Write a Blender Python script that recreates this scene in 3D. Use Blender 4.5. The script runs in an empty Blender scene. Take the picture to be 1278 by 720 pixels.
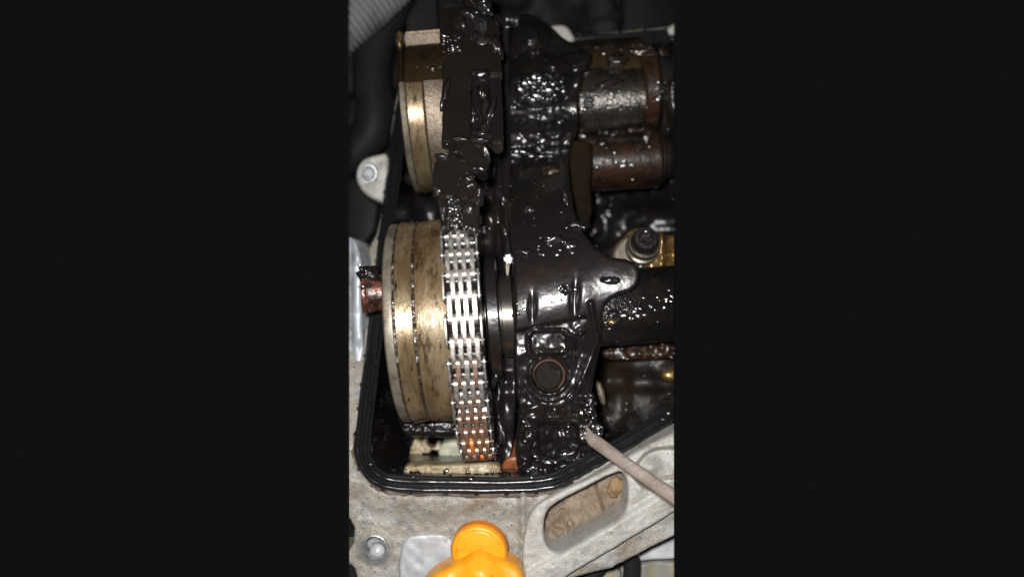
import bpy, bmesh, math, random
import numpy as np
from mathutils import noise as mnoise
from mathutils import Vector, Matrix

random.seed(7)
# ---------------------------------------------------------------- camera, world, lamp
S = 0.0006            # metres per modelling unit
H = 500.0             # camera height over the reference level, in units
SX, SY = 639.0, 360.0 # picture centre used for measuring positions
sc = bpy.context.scene
C = sc.collection

cam = bpy.data.cameras.new('camera')
cam.sensor_width = 36.0
cam.lens = 36.0 * H / 639.0
cam.clip_start = 0.01
cam.clip_end = 20.0
camo = bpy.data.objects.new('camera', cam)
camo.location = (0, 0, H * S)
C.objects.link(camo)
cam.dof.use_dof = True
cam.dof.focus_distance = (H + 40) * S
cam.dof.aperture_fstop = 5.6
sc.camera = camo

world = bpy.data.worlds.new('World')
sc.world = world
world.use_nodes = True
world.node_tree.nodes['Background'].inputs[0].default_value = (0.0056, 0.0056, 0.0056, 1)
world.node_tree.nodes['Background'].inputs[1].default_value = 1.0

fl = bpy.data.lights.new('flash_lamp', 'AREA')   # the phone's own flash beside its lens
fl.shape = 'DISK'
fl.size = 0.016
fl.energy = 1.9
fl.color = (1.0, 0.975, 0.945)
flo = bpy.data.objects.new('flash_lamp', fl)
flo.location = (-0.012, 0.014, H * S + 0.003)
C.objects.link(flo)

sc.view_settings.view_transform = 'Standard'
sc.view_settings.look = 'None'
sc.view_settings.exposure = 0.0
sc.view_settings.gamma = 1.0
sc.view_settings.use_curve_mapping = False

# ---------------------------------------------------------------- helpers
def P(px, py, z=0.0):
    k = (H - z) / H
    return Vector(((px - SX) / 2 * k, -(py - SY) / 2 * k, z))

def tag(o, label=None, cat=None, group=None, kind=None):
    if label: o['label'] = label
    if cat: o['category'] = cat
    if group: o['group'] = group
    if kind: o['kind'] = kind
    return o

def empty(name, loc, label=None, cat=None, group=None, kind=None):
    o = bpy.data.objects.new(name, None)
    o.empty_display_size = 0.01
    C.objects.link(o)
    o.location = Vector(loc) * S
    tag(o, label, cat, group, kind)
    return o

def link(name, me, mat, parent=None, smooth=True):
    if mat and not me.materials: me.materials.append(mat)
    if smooth:
        me.polygons.foreach_set('use_smooth', [True] * len(me.polygons))
    o = bpy.data.objects.new(name, me)
    C.objects.link(o)
    if parent:
        o.parent = parent
        o.matrix_parent_inverse = Matrix.Translation(-world_loc(parent))
    return o

def world_loc(o):
    return Vector(o.location) if o.parent is None else Vector((0, 0, 0))

def mesh(name, verts, faces, mat, parent=None, smooth=True, sharp=None):
    me = bpy.data.meshes.new(name)
    me.from_pydata([tuple(Vector(v) * S) for v in verts], [], faces)
    me.validate()
    bm = bmesh.new(); bm.from_mesh(me)
    bmesh.ops.recalc_face_normals(bm, faces=bm.faces)
    bm.to_mesh(me); bm.free()
    o = link(name, me, mat, parent, smooth)
    if smooth and sharp:
        me.set_sharp_from_angle(angle=math.radians(sharp))
    return o

ROLL = math.radians(4.0)
PIV = (-28.0, -26.0)
def roll(v):
    dx, dy = v[0] - PIV[0], v[1] - PIV[1]
    c, s = math.cos(ROLL), math.sin(ROLL)
    return Vector((PIV[0] + dx * c - dy * s, PIV[1] + dx * s + dy * c, v[2]))

def turned(name, cy, cz, loop, mat, parent=None, a0=None, a1=None, seg=128, closed=False, mod=None, sharp=35):
    """Profile of (x, radius) turned about the cam axis at (y=cy, z=cz). angle 0 = towards the camera, + = up."""
    full = a0 is None
    if full: a0, a1 = 0.0, 2 * math.pi
    n = seg if full else seg + 1
    vs = []
    for i in range(n):
        a = a0 + (a1 - a0) * i / seg
        for (x, r) in loop:
            rr = r + (mod(a, x, r) if mod else 0)
            vs.append(roll((x, cy + rr * math.sin(a), cz + rr * math.cos(a))))
    m = len(loop); fs = []
    for i in range(seg):
        j = (i + 1) % n
        for k in range(m if closed else m - 1):
            k2 = (k + 1) % m
            fs.append((i * m + k, i * m + k2, j * m + k2, j * m + k))
    if closed and not full:
        fs.append(tuple(range(m))); fs.append(tuple(range((n - 1) * m, n * m)))
    return mesh(name, vs, fs, mat, parent, True, sharp)

def sweep(name, path, prof, mat, parent=None, closed=False, up=(0, 0, 1), scale=None, cap=True, sharp=40):
    path = [Vector(p) for p in path]; n = len(path); m = len(prof); vs = []
    up = Vector(up)
    for i, p in enumerate(path):
        a = path[(i - 1) % n] if (closed or i > 0) else p
        b = path[(i + 1) % n] if (closed or i < n - 1) else p
        t = (b - a).normalized()
        side = t.cross(up).normalized(); u = side.cross(t).normalized()
        k = scale(i / (n - 1)) if scale else 1.0
        for (q, w) in prof: vs.append(p + side * q * k + u * w * k)
    fs = []
    for i in range(n if closed else n - 1):
        j = (i + 1) % n
        for k in range(m):
            fs.append((i * m + k, i * m + (k + 1) % m, j * m + (k + 1) % m, j * m + k))
    if cap and not closed:
        fs.append(tuple(range(m))); fs.append(tuple(range((n - 1) * m, n * m)))
    return mesh(name, vs, fs, mat, parent, True, sharp)

def circ(r, n=16, sx=1.0):
    return [(r * sx * math.cos(2 * math.pi * i / n), r * math.sin(2 * math.pi * i / n)) for i in range(n)]

def lathe_at(name, centre, axis, prof, mat, parent=None, seg=40, sharp=35, mod=None):
    """prof: (radius, height along axis)."""
    ax = Vector(axis).normalized()
    u = ax.cross(Vector((0, 1, 0.01))).normalized(); v = ax.cross(u)
    c = Vector(centre); vs = []
    for i in range(seg):
        a = 2 * math.pi * i / seg
        for (r, h) in prof:
            rr = r + (mod(a, r, h) if mod else 0)
            vs.append(c + ax * h + (u * math.cos(a) + v * math.sin(a)) * rr)
    m = len(prof); fs = []
    for i in range(seg):
        j = (i + 1) % seg
        for k in range(m - 1): fs.append((i * m + k, i * m + k + 1, j * m + k + 1, j * m + k))
    return mesh(name, vs, fs, mat, parent, True, sharp)

def chaikin(pts, it=2):
    for _ in range(it):
        q = []
        for i in range(len(pts)):
            a, b = pts[i], pts[(i + 1) % len(pts)]
            q.append((a[0] * .75 + b[0] * .25, a[1] * .75 + b[1] * .25))
            q.append((a[0] * .25 + b[0] * .75, a[1] * .25 + b[1] * .75))
        pts = q
    return pts

def smooth_open(pts, it=3):
    pts = [Vector(p) for p in pts]
    for _ in range(it):
        q = [pts[0]]
        for a, b in zip(pts[:-1], pts[1:]):
            q += [a * .75 + b * .25, a * .25 + b * .75]
        q.append(pts[-1]); pts = q
    return pts

def sdf(poly, X, Y):
    """signed distance (negative inside) and vector to the nearest outline point."""
    best = np.full(X.shape, 1e9); vx = np.zeros_like(X); vy = np.zeros_like(X)
    ins = np.zeros(X.shape, bool)
    n = len(poly)
    for i in range(n):
        ax, ay = poly[i]; bx, by = poly[(i + 1) % n]
        dx, dy = bx - ax, by - ay
        l2 = dx * dx + dy * dy + 1e-9
        t = np.clip(((X - ax) * dx + (Y - ay) * dy) / l2, 0, 1)
        qx, qy = ax + t * dx - X, ay + t * dy - Y
        d = np.hypot(qx, qy)
        k = d < best
        best = np.where(k, d, best); vx = np.where(k, qx, vx); vy = np.where(k, qy, vy)
        c = ((ay > Y) != (by > Y)) & (X < (bx - ax) * (Y - ay) / (by - ay + 1e-12) + ax)
        ins ^= c
    return np.where(ins, -best, best), vx, vy

def vnoise(X, Y, scale, seed=0):
    rng = np.random.RandomState(seed); T = rng.rand(64, 64)
    x, y = X / scale, Y / scale
    xi, yi = np.floor(x).astype(int), np.floor(y).astype(int)
    fx, fy = x - xi, y - yi
    fx = fx * fx * (3 - 2 * fx); fy = fy * fy * (3 - 2 * fy)
    g = lambda a, b: T[a % 64, b % 64]
    return ((g(xi, yi) * (1 - fx) + g(xi + 1, yi) * fx) * (1 - fy) + (g(xi, yi + 1) * (1 - fx) + g(xi + 1, yi + 1) * fx) * fy) * 2 - 1

def ss(a, b, x):
    t = np.clip((x - a) / (b - a), 0, 1)
    return t * t * (3 - 2 * t)

def relief(name, outline, zb, mat, parent=None, feat=None, step=1.6, edge=4.0, edge_h=None, depth=25.0, holes=(), sm=2, sharp=None):
    """A cast piece: outline measured on its own sloping face, rounded edge, walls dropping straight down."""
    poly = chaikin(list(outline), sm) if sm else list(outline)
    xs = [p[0] for p in poly]; ys = [p[1] for p in poly]
    x0, x1, y0, y1 = min(xs) - 2 * step, max(xs) + 2 * step, min(ys) - 2 * step, max(ys) + 2 * step
    nx, ny = int((x1 - x0) / step) + 2, int((y1 - y0) / step) + 2
    X, Y = np.meshgrid(x0 + step * np.arange(nx), y0 + step * np.arange(ny))
    d, vx, vy = sdf(poly, X, Y)
    for h in holes:
        dh, hx, hy = sdf(h, X, Y)
        k = -dh > d
        d = np.where(k, -dh, d); vx = np.where(k, hx, vx); vy = np.where(k, hy, vy)
    out = d > 0
    Xm = np.where(out, X + vx, X); Ym = np.where(out, Y + vy, Y)
    eh = edge_h if edge_h is not None else edge * 0.5
    u = np.clip((np.minimum(d, 0) + edge) / edge, 0, 1)
    drop = eh * (1 - np.sqrt(np.maximum(0, 1 - u * u)))
    drop = np.where(out, eh, drop)
    zbase = zb(Xm, Ym) + 0 * Xm
    Z = zbase - drop + (feat(Xm, Ym, np.minimum(d, 0)) if feat else 0)
    k = (H - zbase) / H
    WX = (Xm - SX) / 2 * k; WY = -(Ym - SY) / 2 * k
    keep = d < 1.45 * step
    idx = np.arange(nx * ny).reshape(ny, nx)
    q = keep[:-1, :-1] & keep[1:, :-1] & keep[:-1, 1:] & keep[1:, 1:]
    q &= ~(out[:-1, :-1] & out[1:, :-1] & out[:-1, 1:] & out[1:, 1:])
    f = np.stack([idx[:-1, :-1][q], idx[:-1, 1:][q], idx[1:, 1:][q], idx[1:, :-1][q]], -1)
    used = np.unique(f); remap = np.full(nx * ny, -1); remap[used] = np.arange(len(used))
    V = np.stack([WX.ravel(), WY.ravel(), Z.ravel()], -1)[used]
    F = remap[f].tolist(); V = V.tolist(); cnt = {}
    for q4 in F:
        for i in range(4):
            a, b = q4[i], q4[(i + 1) % 4]; cnt[(a, b)] = 1
    low_of = {}
    for (a, b) in list(cnt):
        if (b, a) in cnt: continue
        for v in (a, b):
            if v not in low_of: low_of[v] = len(V); V.append([V[v][0], V[v][1], V[v][2] - depth])
        F.append([b, a, low_of[a], low_of[b]])
    return mesh(name, V, F, mat, parent, True, sharp or 55)

def prism(name, pts_bottom, pts_top, mat, parent=None, bevel=0.8, sharp=35, seg=2):
    n = len(pts_bottom)
    bm = bmesh.new()
    b = [bm.verts.new(Vector(p)) for p in pts_bottom]; t = [bm.verts.new(Vector(p)) for p in pts_top]
    bm.faces.new(b[::-1]); bm.faces.new(t)
    for i in range(n): bm.faces.new((b[i], b[(i + 1) % n], t[(i + 1) % n], t[i]))
    bmesh.ops.recalc_face_normals(bm, faces=bm.faces)
    if bevel: bmesh.ops.bevel(bm, geom=bm.edges[:], offset=bevel, segments=seg, affect='EDGES', clamp_overlap=True)
    for v in bm.verts: v.co *= S
    me = bpy.data.meshes.new(name); bm.to_mesh(me); bm.free()
    o = link(name, me, mat, parent, True)
    me.set_sharp_from_angle(angle=math.radians(sharp))
    return o

def blob(name, centre, radii, mat, parent=None, rot=None, lump=0.0, sub=3, seed=1):
    bm = bmesh.new()
    bmesh.ops.create_icosphere(bm, subdivisions=sub, radius=1.0)
    rnd = random.Random(seed)
    off = Vector((rnd.random() * 9, rnd.random() * 9, rnd.random() * 9))
    from mathutils import noise
    for v in bm.verts:
        k = 1 + lump * noise.noise(v.co * 1.6 + off) + lump * .5 * noise.noise(v.co * 4 + off)
        p = Vector((v.co.x * radii[0], v.co.y * radii[1], v.co.z * radii[2])) * k
        if rot: p = rot @ p
        v.co = (p + Vector(centre)) * S
    me = bpy.data.meshes.new(name); bm.to_mesh(me); bm.free()
    return link(name, me, mat, parent, True)

# ---------------------------------------------------------------- materials
def M(name, col, rough=.5, metal=0.0, coat=0.0, coat_rough=.08, spec=.5, bumps=(), spots=(), rvar=0.0, rscale=.2, stretch=(1, 1, 1), anis=0):
    m = bpy.data.materials.new(name); m.use_nodes = True
    nt = m.node_tree; N = nt.nodes; L = nt.links
    b = N['Principled BSDF']
    b.inputs['Base Color'].default_value = (*col, 1)
    b.inputs['Roughness'].default_value = rough
    b.inputs['Metallic'].default_value = metal
    b.inputs['Coat Weight'].default_value = coat
    b.inputs['Coat Roughness'].default_value = coat_rough
    b.inputs['Specular IOR Level'].default_value = spec
    tc = N.new('ShaderNodeTexCoord'); mp = N.new('ShaderNodeMapping')
    mp.inputs['Scale'].default_value = tuple(s / S for s in stretch)
    L.new(tc.outputs['Object'], mp.inputs['Vector'])
    def noise(scale, detail=4, rgh=.55, w=0.0, vor=False):
        if vor:
            n = N.new('ShaderNodeTexVoronoi'); n.inputs['Scale'].default_value = scale
            L.new(mp.outputs[0], n.inputs['Vector']); return n.outputs['Distance']
        n = N.new('ShaderNodeTexNoise'); n.noise_dimensions = '4D'
        n.inputs['Scale'].default_value = scale; n.inputs['Detail'].default_value = detail
        n.inputs['Roughness'].default_value = rgh; n.inputs['W'].default_value = w
        L.new(mp.outputs[0], n.inputs['Vector']); return n.outputs['Fac']
    prev = None
    for i, (c2, scale, lo, hi) in enumerate(spots):
        mr = N.new('ShaderNodeMapRange'); mr.inputs['From Min'].default_value = lo; mr.inputs['From Max'].default_value = hi
        L.new(noise(scale, 6, .6, 3.1 * i + 1.7), mr.inputs['Value'])
        mx = N.new('ShaderNodeMix'); mx.data_type = 'RGBA'
        L.new(mr.outputs[0], mx.inputs['Factor'])
        if prev is None: mx.inputs['A'].default_value = (*col, 1)
        else: L.new(prev, mx.inputs['A'])
        mx.inputs['B'].default_value = (*c2, 1)
        prev = mx.outputs['Result']
    if prev is not None: L.new(prev, b.inputs['Base Color'])
    if rvar:
        mr = N.new('ShaderNodeMapRange'); mr.inputs['From Min'].default_value = .3; mr.inputs['From Max'].default_value = .7
        mr.inputs['To Min'].default_value = max(.02, rough - rvar); mr.inputs['To Max'].default_value = rough + rvar
        L.new(noise(rscale, 4, .5, 9.3), mr.inputs['Value']); L.new(mr.outputs[0], b.inputs['Roughness'])
    pn = None
    for (st, scale, dist, *vor) in bumps:
        bp = N.new('ShaderNodeBump'); bp.inputs['Strength'].default_value = st; bp.inputs['Distance'].default_value = dist * S
        L.new(noise(scale, 3, .5, scale, bool(vor)), bp.inputs['Height'])
        if pn: L.new(pn, bp.inputs['Normal'])
        pn = bp.outputs[0]
    if pn:
        L.new(pn, b.inputs['Normal']); L.new(pn, b.inputs['Coat Normal'])
    return m

oil = M('black_oil_film', (.0105, .0086, .0088), .42, coat=1.0, coat_rough=.27, spec=.1, bumps=((.3, .08, 2.6), (.1, .4, .6)), spots=(((.023, .013, .0078), .03, .54, .72),), rvar=.1)
oil_smooth = M('smooth_oily_plastic', (.0105, .0088, .0076), .45, coat=.6, coat_rough=.26, spec=.15, bumps=((.25, .08, 2.0), (.12, .35, .6)), spots=(((.016, .012, .009), .04, .45, .7),), rvar=.06)
oil_gritty = M('gritty_baked_oil', (.0095, .0082, .008), .4, coat=1.0, coat_rough=.25, spec=.15, bumps=((.3, .12, 2.0), (.75, .55, 1.1), (.5, 1.1, .5)), spots=(((.022, .015, .01), .08, .5, .7),))
oil_brown = M('brown_varnish', (.034, .0155, .008), .4, coat=.9, coat_rough=.26, spec=.2, bumps=((.35, .16, 1.6), (.25, .6, .6)), spots=(((.008, .006, .0055), .05, .42, .6), ((.07, .028, .011), .1, .57, .71)))
tan_dark = M('dark_tan_varnish', (.028, .017, .0075), .6, coat=0, spec=.06, bumps=((.4, .15, 1.2), (.3, .6, .5)), spots=(((.010, .0075, .006), .045, .42, .65), ((.05, .028, .012), .12, .58, .72)))
drop_m = M('oil_glint_drop', (.01, .009, .0085), .3, coat=1.0, coat_rough=.26, spec=.6)  # for the beads added to make glints on the oil
drop_m.node_tree.nodes['Principled BSDF'].inputs['IOR'].default_value = 1.6
drop_m.node_tree.nodes['Principled BSDF'].inputs['Coat IOR'].default_value = 1.65
phaser_m = M('varnished_steel', (.175, .122, .066), .36, metal=.38, bumps=((.4, 1.0, .45), (.3, .2, .9)), spots=(((.10, .06, .026), .03, .45, .62), ((.225, .175, .105), .022, .5, .66), ((.19, .125, .085), .2, .56, .68), ((.06, .032, .02), .12, .53, .65), ((.018, .012, .01), .10, .59, .67)), rvar=.12, rscale=.3, stretch=(1.7, .55, .55))
phaser_b = M('bronzed_ring', (.245, .19, .115), .29, metal=.5, bumps=((.3, 1.0, .4), (.25, .2, .8)), spots=(((.15, .098, .05), .035, .45, .62), ((.08, .048, .03), .2, .56, .68), ((.02, .014, .011), .13, .61, .69)), rvar=.1, rscale=.3, stretch=(1.7, .55, .55))
phaser_s = M('speckled_varnished_steel', (.22, .18, .135), .36, metal=.45, bumps=((.75, 1.0, .6), (.2, .18, .8)), spots=(((.13, .095, .065), .1, .45, .65), ((.035, .024, .018), .5, .58, .68)), rvar=.1, rscale=.6)
rim_m = M('bare_steel_rim', (.26, .23, .18), .4, metal=.5, bumps=((.3, .9, .4),), spots=(((.13, .10, .07), .1, .48, .68), ((.03, .02, .015), .3, .62, .70)), rvar=.1)
sludge = M('groove_sludge', (.02, .013, .01), .4, coat=.5, bumps=((.5, .7, .8),), spots=(((.09, .06, .035), .5, .5, .65),))
steel = M('chain_steel', (.52, .50, .48), .40, metal=.75, bumps=((.35, .7, .4),), spots=(((.20, .16, .13), .16, .46, .66), ((.05, .035, .028), .3, .6, .7)), rvar=.12, rscale=.6)
steel_red = M('brown_stained_link', (.40, .27, .21), .42, metal=.65, bumps=((.35, .7, .4),), spots=(((.16, .085, .06), .16, .46, .66),), rvar=.12)
steel_orange = M('painted_orange_link', (.75, .2, .05), .42, metal=.1, spots=(((.3, .1, .04), .3, .55, .7),))
journal_m = M('dark_polished_journal', (.16, .145, .13), .3, metal=.9, bumps=((.15, .5, .4),), spots=(((.03, .025, .02), .2, .52, .66),), stretch=(1, .25, .25))
cam_m = M('oily_cam_steel', (.06, .05, .041), .3, metal=.6, coat=1.0, coat_rough=.24, bumps=((.7, .45, 1.0), (.35, .13, 1.6)), spots=(((.022, .015, .011), .05, .45, .6), ((.045, .026, .015), .2, .55, .7)), rvar=.08)
rubber = M('black_rubber', (.009, .009, .0105), .35, coat=1.0, coat_rough=.25, spec=.2, bumps=((.3, .2, 1.0),), rvar=.1)
alu = M('weathered_aluminium', (.33, .305, .26), .55, metal=.2, bumps=((.8, 1.0, .8), (.45, .25, 1.6)), spots=(((.39, .38, .36), .03, .45, .60), ((.25, .195, .14), .045, .51, .68), ((.22, .225, .23), .15, .54, .66), ((.37, .33, .28), .45, .56, .66), ((.10, .08, .06), .55, .59, .68), ((.16, .11, .07), .10, .62, .72)), rvar=.15, rscale=.25)
alu_light = M('clean_cast_aluminium', (.46, .45, .42), .55, metal=.18, bumps=((.75, 1.1, .8), (.35, .25, 1.3)), spots=(((.34, .315, .275), .05, .5, .68), ((.48, .48, .47), .2, .52, .66), ((.15, .13, .10), .5, .61, .70)), rvar=.14, rscale=.25)
alu_grey = M('machined_grey_pad', (.42, .43, .46), .5, metal=.25, bumps=((.4, 1.1, .4),), spots=(((.52, .53, .55), .09, .45, .65), ((.36, .31, .24), .12, .58, .72)), rvar=.1)
tan_m = M('tan_cast_pocket', (.21, .16, .11), .65, metal=.05, bumps=((.35, .4, 1.0), (.3, 1.2, .4)), spots=(((.26, .205, .15), .05, .45, .65), ((.15, .108, .072), .1, .52, .7), ((.05, .036, .026), .3, .66, .74)))
rust_m = M('rust_lumps', (.26, .165, .08), .65, bumps=((.6, .6, 1.0),), spots=(((.15, .09, .045), .2, .5, .65),))
post_m = M('brown_oil_wall', (.016, .0105, .0058), .7, coat=0, spec=.02, bumps=((.5, .12, 2.0), (.3, .5, .6)), spots=(((.008, .0062, .005), .04, .44, .62), ((.030, .016, .007), .08, .58, .72)))
ledge_m = M('dull_olive_varnish', (.017, .0115, .0062), .5, coat=.3, coat_rough=.35, spec=.1, bumps=((.4, .12, 1.8), (.3, .5, .7)), spots=(((.007, .0055, .0045), .04, .42, .62), ((.035, .018, .008), .09, .6, .72)))
seep_m = M('brown_oil_seep', (.075, .05, .034), .5, coat=.3, coat_rough=.3, bumps=((.4, .5, .8),), spots=(((.18, .13, .095), .09, .45, .62),))
bright_hole = M('bright_bore', (.42, .44, .46), .36, metal=.6, bumps=((.3, .6, .5),), spots=(((.2, .19, .18), .2, .5, .68),))
hole_dark = M('dark_bore', (.02, .02, .022), .4)
cream = M('cream_plastic', (.36, .29, .175), .5, coat=.2, coat_rough=.3, bumps=((.4, .3, 1.0),), spots=(((.44, .39, .28), .07, .45, .62), ((.17, .095, .035), .09, .52, .66), ((.02, .014, .011), .13, .56, .66)))
pale_green = M('pale_green_plastic', (.36, .37, .27), .45, coat=.2, spots=(((.44, .45, .34), .1, .5, .7), ((.2, .13, .06), .18, .64, .76)))
orange_m = M('orange_plastic', (.86, .36, .012), .42, coat=.2, coat_rough=.3, spots=(((.90, .45, .022), .04, .45, .7), ((.68, .19, .008), .05, .55, .72), ((.45, .15, .02), .25, .62, .72), ((.12, .05, .02), .35, .70, .76)), bumps=((.25, .2, .9), (.3, .9, .35)))
orange_d = M('deep_orange_plastic', (.80, .25, .012), .45, coat=.15, spots=(((.55, .13, .01), .08, .55, .75),), bumps=((.15, .2, .8),))
copper = M('copper_plug', (.17, .062, .04), .4, metal=.4, coat=.5, coat_rough=.25, bumps=((.5, .35, 1.2),), spots=(((.035, .016, .012), .1, .46, .6), ((.30, .16, .10), .25, .6, .7)))
brass = M('oily_brass', (.27, .17, .055), .33, metal=.65, coat=.6, coat_rough=.25, bumps=((.5, .22, 1.6), (.25, .7, .5)), spots=(((.06, .034, .014), .06, .44, .62), ((.33, .25, .13), .1, .56, .7), ((.018, .012, .007), .12, .6, .7)))
beige_m = M('beige_washer', (.135, .108, .078), .5, metal=.3, spots=(((.07, .055, .04), .1, .5, .7),), bumps=((.3, .5, .5),))
spool_m = M('olive_spool_steel', (.085, .07, .048), .35, metal=.5, coat=.4, coat_rough=.25, bumps=((.3, .3, .8),), spots=(((.03, .022, .014), .1, .5, .68),))
bolt_m = M('dark_bolt_steel', (.035, .031, .03), .32, metal=.6, coat=.8, coat_rough=.22, bumps=((.5, .3, 1.0),), spots=(((.012, .01, .009), .1, .48, .65),))
rustbolt = M('rust_brown_bolt', (.28, .09, .035), .4, coat=.5, bumps=((.4, .4, .8),), spots=(((.1, .03, .02), .2, .5, .65),))
wood = M('pale_wooden_stick', (.31, .262, .228), .75, bumps=((.4, .5, .6), (.4, .15, 1.2)), spots=(((.22, .18, .15), .06, .46, .66), ((.40, .355, .325), .12, .55, .7), ((.06, .045, .035), .12, .66, .74)))
ring_m = M('copper_brown_ring', (.10, .05, .038), .45, coat=.5, coat_rough=.2, bumps=((.3, .5, .5),))
bay_black = M('black_bay_plastic', (.013, .0135, .0155), .6, spec=.2, bumps=((.2, .05, 2.0),), spots=(((.022, .022, .025), .015, .45, .65),))
bay_blue = M('dark_blue_bay_plastic', (.0125, .0135, .0175), .6, spec=.2, bumps=((.2, .05, 2.0),), spots=(((.022, .022, .024), .02, .45, .65),))
bay_grey = M('dull_grey_bay_metal', (.034, .033, .033), .6, spec=.2, bumps=((.3, .08, 2.0),), spots=(((.022, .022, .024), .03, .45, .65),))
hose_m = M('ribbed_grey_hose', (.27, .29, .29), .5, bumps=((.3, .2, 1.0),), spots=(((.10, .105, .105), .06, .5, .7),))
pale_blue = M('pale_blue_grey_metal', (.42, .455, .50), .45, metal=.2, bumps=((.3, .3, .8),), spots=(((.30, .33, .37), .05, .5, .68), ((.55, .58, .62), .12, .55, .7)))
white_m = M('white_plastic', (.58, .60, .63), .5, bumps=((.2, .15, 1.0),), spots=(((.45, .46, .49), .05, .5, .7),))
black_hose = M('black_rubber_hose', (.025, .024, .026), .42, bumps=((.3, .3, .8),))
yel_grey = M('yellowed_grey_plastic', (.30, .29, .26), .5, spots=(((.42, .38, .2), .05, .52, .68),))

# ---------------------------------------------------------------- the engine's own slope
def zc(px, py):
    """level of the gasket flange: it falls away towards the far side."""
    return -64.0 - .35 * np.maximum(0, 600 - py)
def zcf(px, py): return float(zc(np.array(px, float), np.array(py, float)))

# ---------------------------------------------------------------- far setting under the engine
bay = relief('engine_bay_floor', [(380, -40), (900, -40), (900, 330), (380, 330)], lambda X, Y: -470 + 0 * X, bay_black, None,
             feat=lambda X, Y, d: 14 * vnoise(X, Y, 45, 3) + 8 * vnoise(X, Y, 18, 4), step=6, edge=6, depth=20, sm=0)
tag(bay, kind='structure')
low = relief('lower_bay_floor', [(380, 330), (900, 330), (900, 760), (380, 760)], lambda X, Y: -330 + 0 * X, bay_black, None,
             feat=lambda X, Y, d: 10 * vnoise(X, Y, 45, 8), step=6, edge=6, depth=20, sm=0)
tag(low, kind='structure')

# ribbed hose, top-left corner
t = empty('ribbed_hose', P(455, 10, -330), 'ribbed grey hose in the far left corner behind the engine', 'hose')
hp = smooth_open([P(395, 60, -335), P(440, 22, -330), P(478, -12, -335), P(520, -60, -345)], 3)
sweep('hose_wall', hp, circ(22, 20), hose_m, t)
ring_path = [Vector(p) for p in hp]
for i in range(2, len(ring_path) - 1, 1):
    a, b = ring_path[i - 1], ring_path[i]
    dd = (b - a).normalized(); mid = a
    lathe_at('rib', mid, dd, [(21, -3.2), (26, -2.0), (27.5, 0), (26, 2.0), (21, 3.2)], hose_m, t, 28)

t = empty('coolant_hose', P(450, 150, -380), 'thick dark blue-black hose curving behind the engine at far left', 'hose')
sweep('hose_wall', smooth_open([P(400, 205, -390), P(445, 195, -385), P(472, 150, -380), P(462, 95, -385), P(470, 40, -395), P(510, -30, -400)], 3), circ(22, 18), bay_blue, t)
pl = prism('splash_shield', [P(x, y, -440) for x, y in [(425, 60), (466, 40), (444, 112), (425, 150)]], [P(x, y, -410) for x, y in [(425, 62), (464, 46), (440, 106), (425, 140)]], bay_grey, None, 2)
tag(pl, 'dull grey panel below the ribbed hose at far left', 'panel')
pl = prism('plastic_cover', [P(x, y, -450) for x, y in [(425, 225), (480, 200), (470, 290), (450, 318), (425, 330)]], [P(x, y, -420) for x, y in [(425, 230), (476, 210), (466, 286), (448, 308), (425, 318)]], bay_grey, None, 3)
tag(pl, 'dark grey plastic cover behind the bolt lug on the left', 'cover')
t = empty('coolant_pipe', P(750, 20, -400), 'dull grey pipe stub behind the far gasket', 'pipe')
sweep('pipe_wall', [P(742, -40, -420), P(748, 0, -410), P(757, 60, -400)], circ(17, 18), bay_grey, t)
sweep('pipe_clamp', [P(756, 26, -404), P(758, 34, -403)], circ(19.5, 20), bay_black, t)
t = empty('heat_shield', P(805, 20, -420), 'dark bluish panel behind the far gasket at top right', 'panel')
prism('panel_face', [P(x, y, -440) for x, y in [(775, -30), (860, -30), (860, 50), (770, 60)]], [P(x, y, -420) for x, y in [(780, -25), (860, -25), (860, 40), (776, 50)]], bay_blue, t, 3)
pl = prism('wiring_cover', [P(x, y, -430) for x, y in [(500, -20), (545, -25), (550, 45), (505, 55)]], [P(x, y, -400) for x, y in [(505, -15), (542, -20), (546, 38), (510, 46)]], bay_black, None, 3)
tag(pl, 'black plastic cover behind the far timing gear at the top', 'cover')

# pale bracket at left, pale parts lower right
t = empty('pale_bracket', P(440, 380, -150), 'pale blue-grey bracket left of the copper plug', 'bracket')
relief('bracket_face', [(420, 292), (440, 296), (448, 308), (455, 336), (452, 372), (456, 470), (420, 470)], lambda X, Y: -120 + 0 * X, pale_blue, t,
       feat=lambda X, Y, d: 2.5 * vnoise(X, Y, 14, 5) + 5 * ss(436, 446, X), step=1.6, edge=4, depth=60)

# ---------------------------------------------------------------- engine casing (aluminium) with the timing well
inner = [(459, 560), (462, 574), (473, 589), (492, 597), (560, 598), (640, 599), (686, 596), (714, 583), (740, 567), (790, 541), (850, 507), (935, 460),
         (935, 42), (860, 48), (735, 59), (640, 65), (560, 68), (530, 76), (515, 100), (503, 150), (491, 250), (482, 320), (474, 400), (463, 500)]
outer = [(415, 745), (415, 705), (436, 705), (443, 712), (447, 745), (655, 745), (700, 745), (960, 610), (960, 20), (860, 30), (735, 44), (640, 48), (560, 50), (520, 58), (503, 85), (491, 140), (484, 200), (474, 285),
         (456, 316), (462, 345), (456, 425), (415, 428), (415, 648), (441, 650), (439, 689), (415, 690), (415, 700)]
outer = [(415, 690), (439, 689), (441, 650), (415, 648), (415, 428), (456, 425), (462, 345), (456, 316), (474, 285), (484, 200), (491, 140), (503, 85), (520, 58), (560, 50), (640, 48), (735, 44), (860, 30), (960, 20),
         (960, 610), (700, 745), (447, 745), (443, 714), (436, 706), (415, 704)]
casing = empty('engine_casing', P(520, 650, -64), 'weathered beige aluminium engine casing around the black rubber gasket', 'engine casing')
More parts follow.
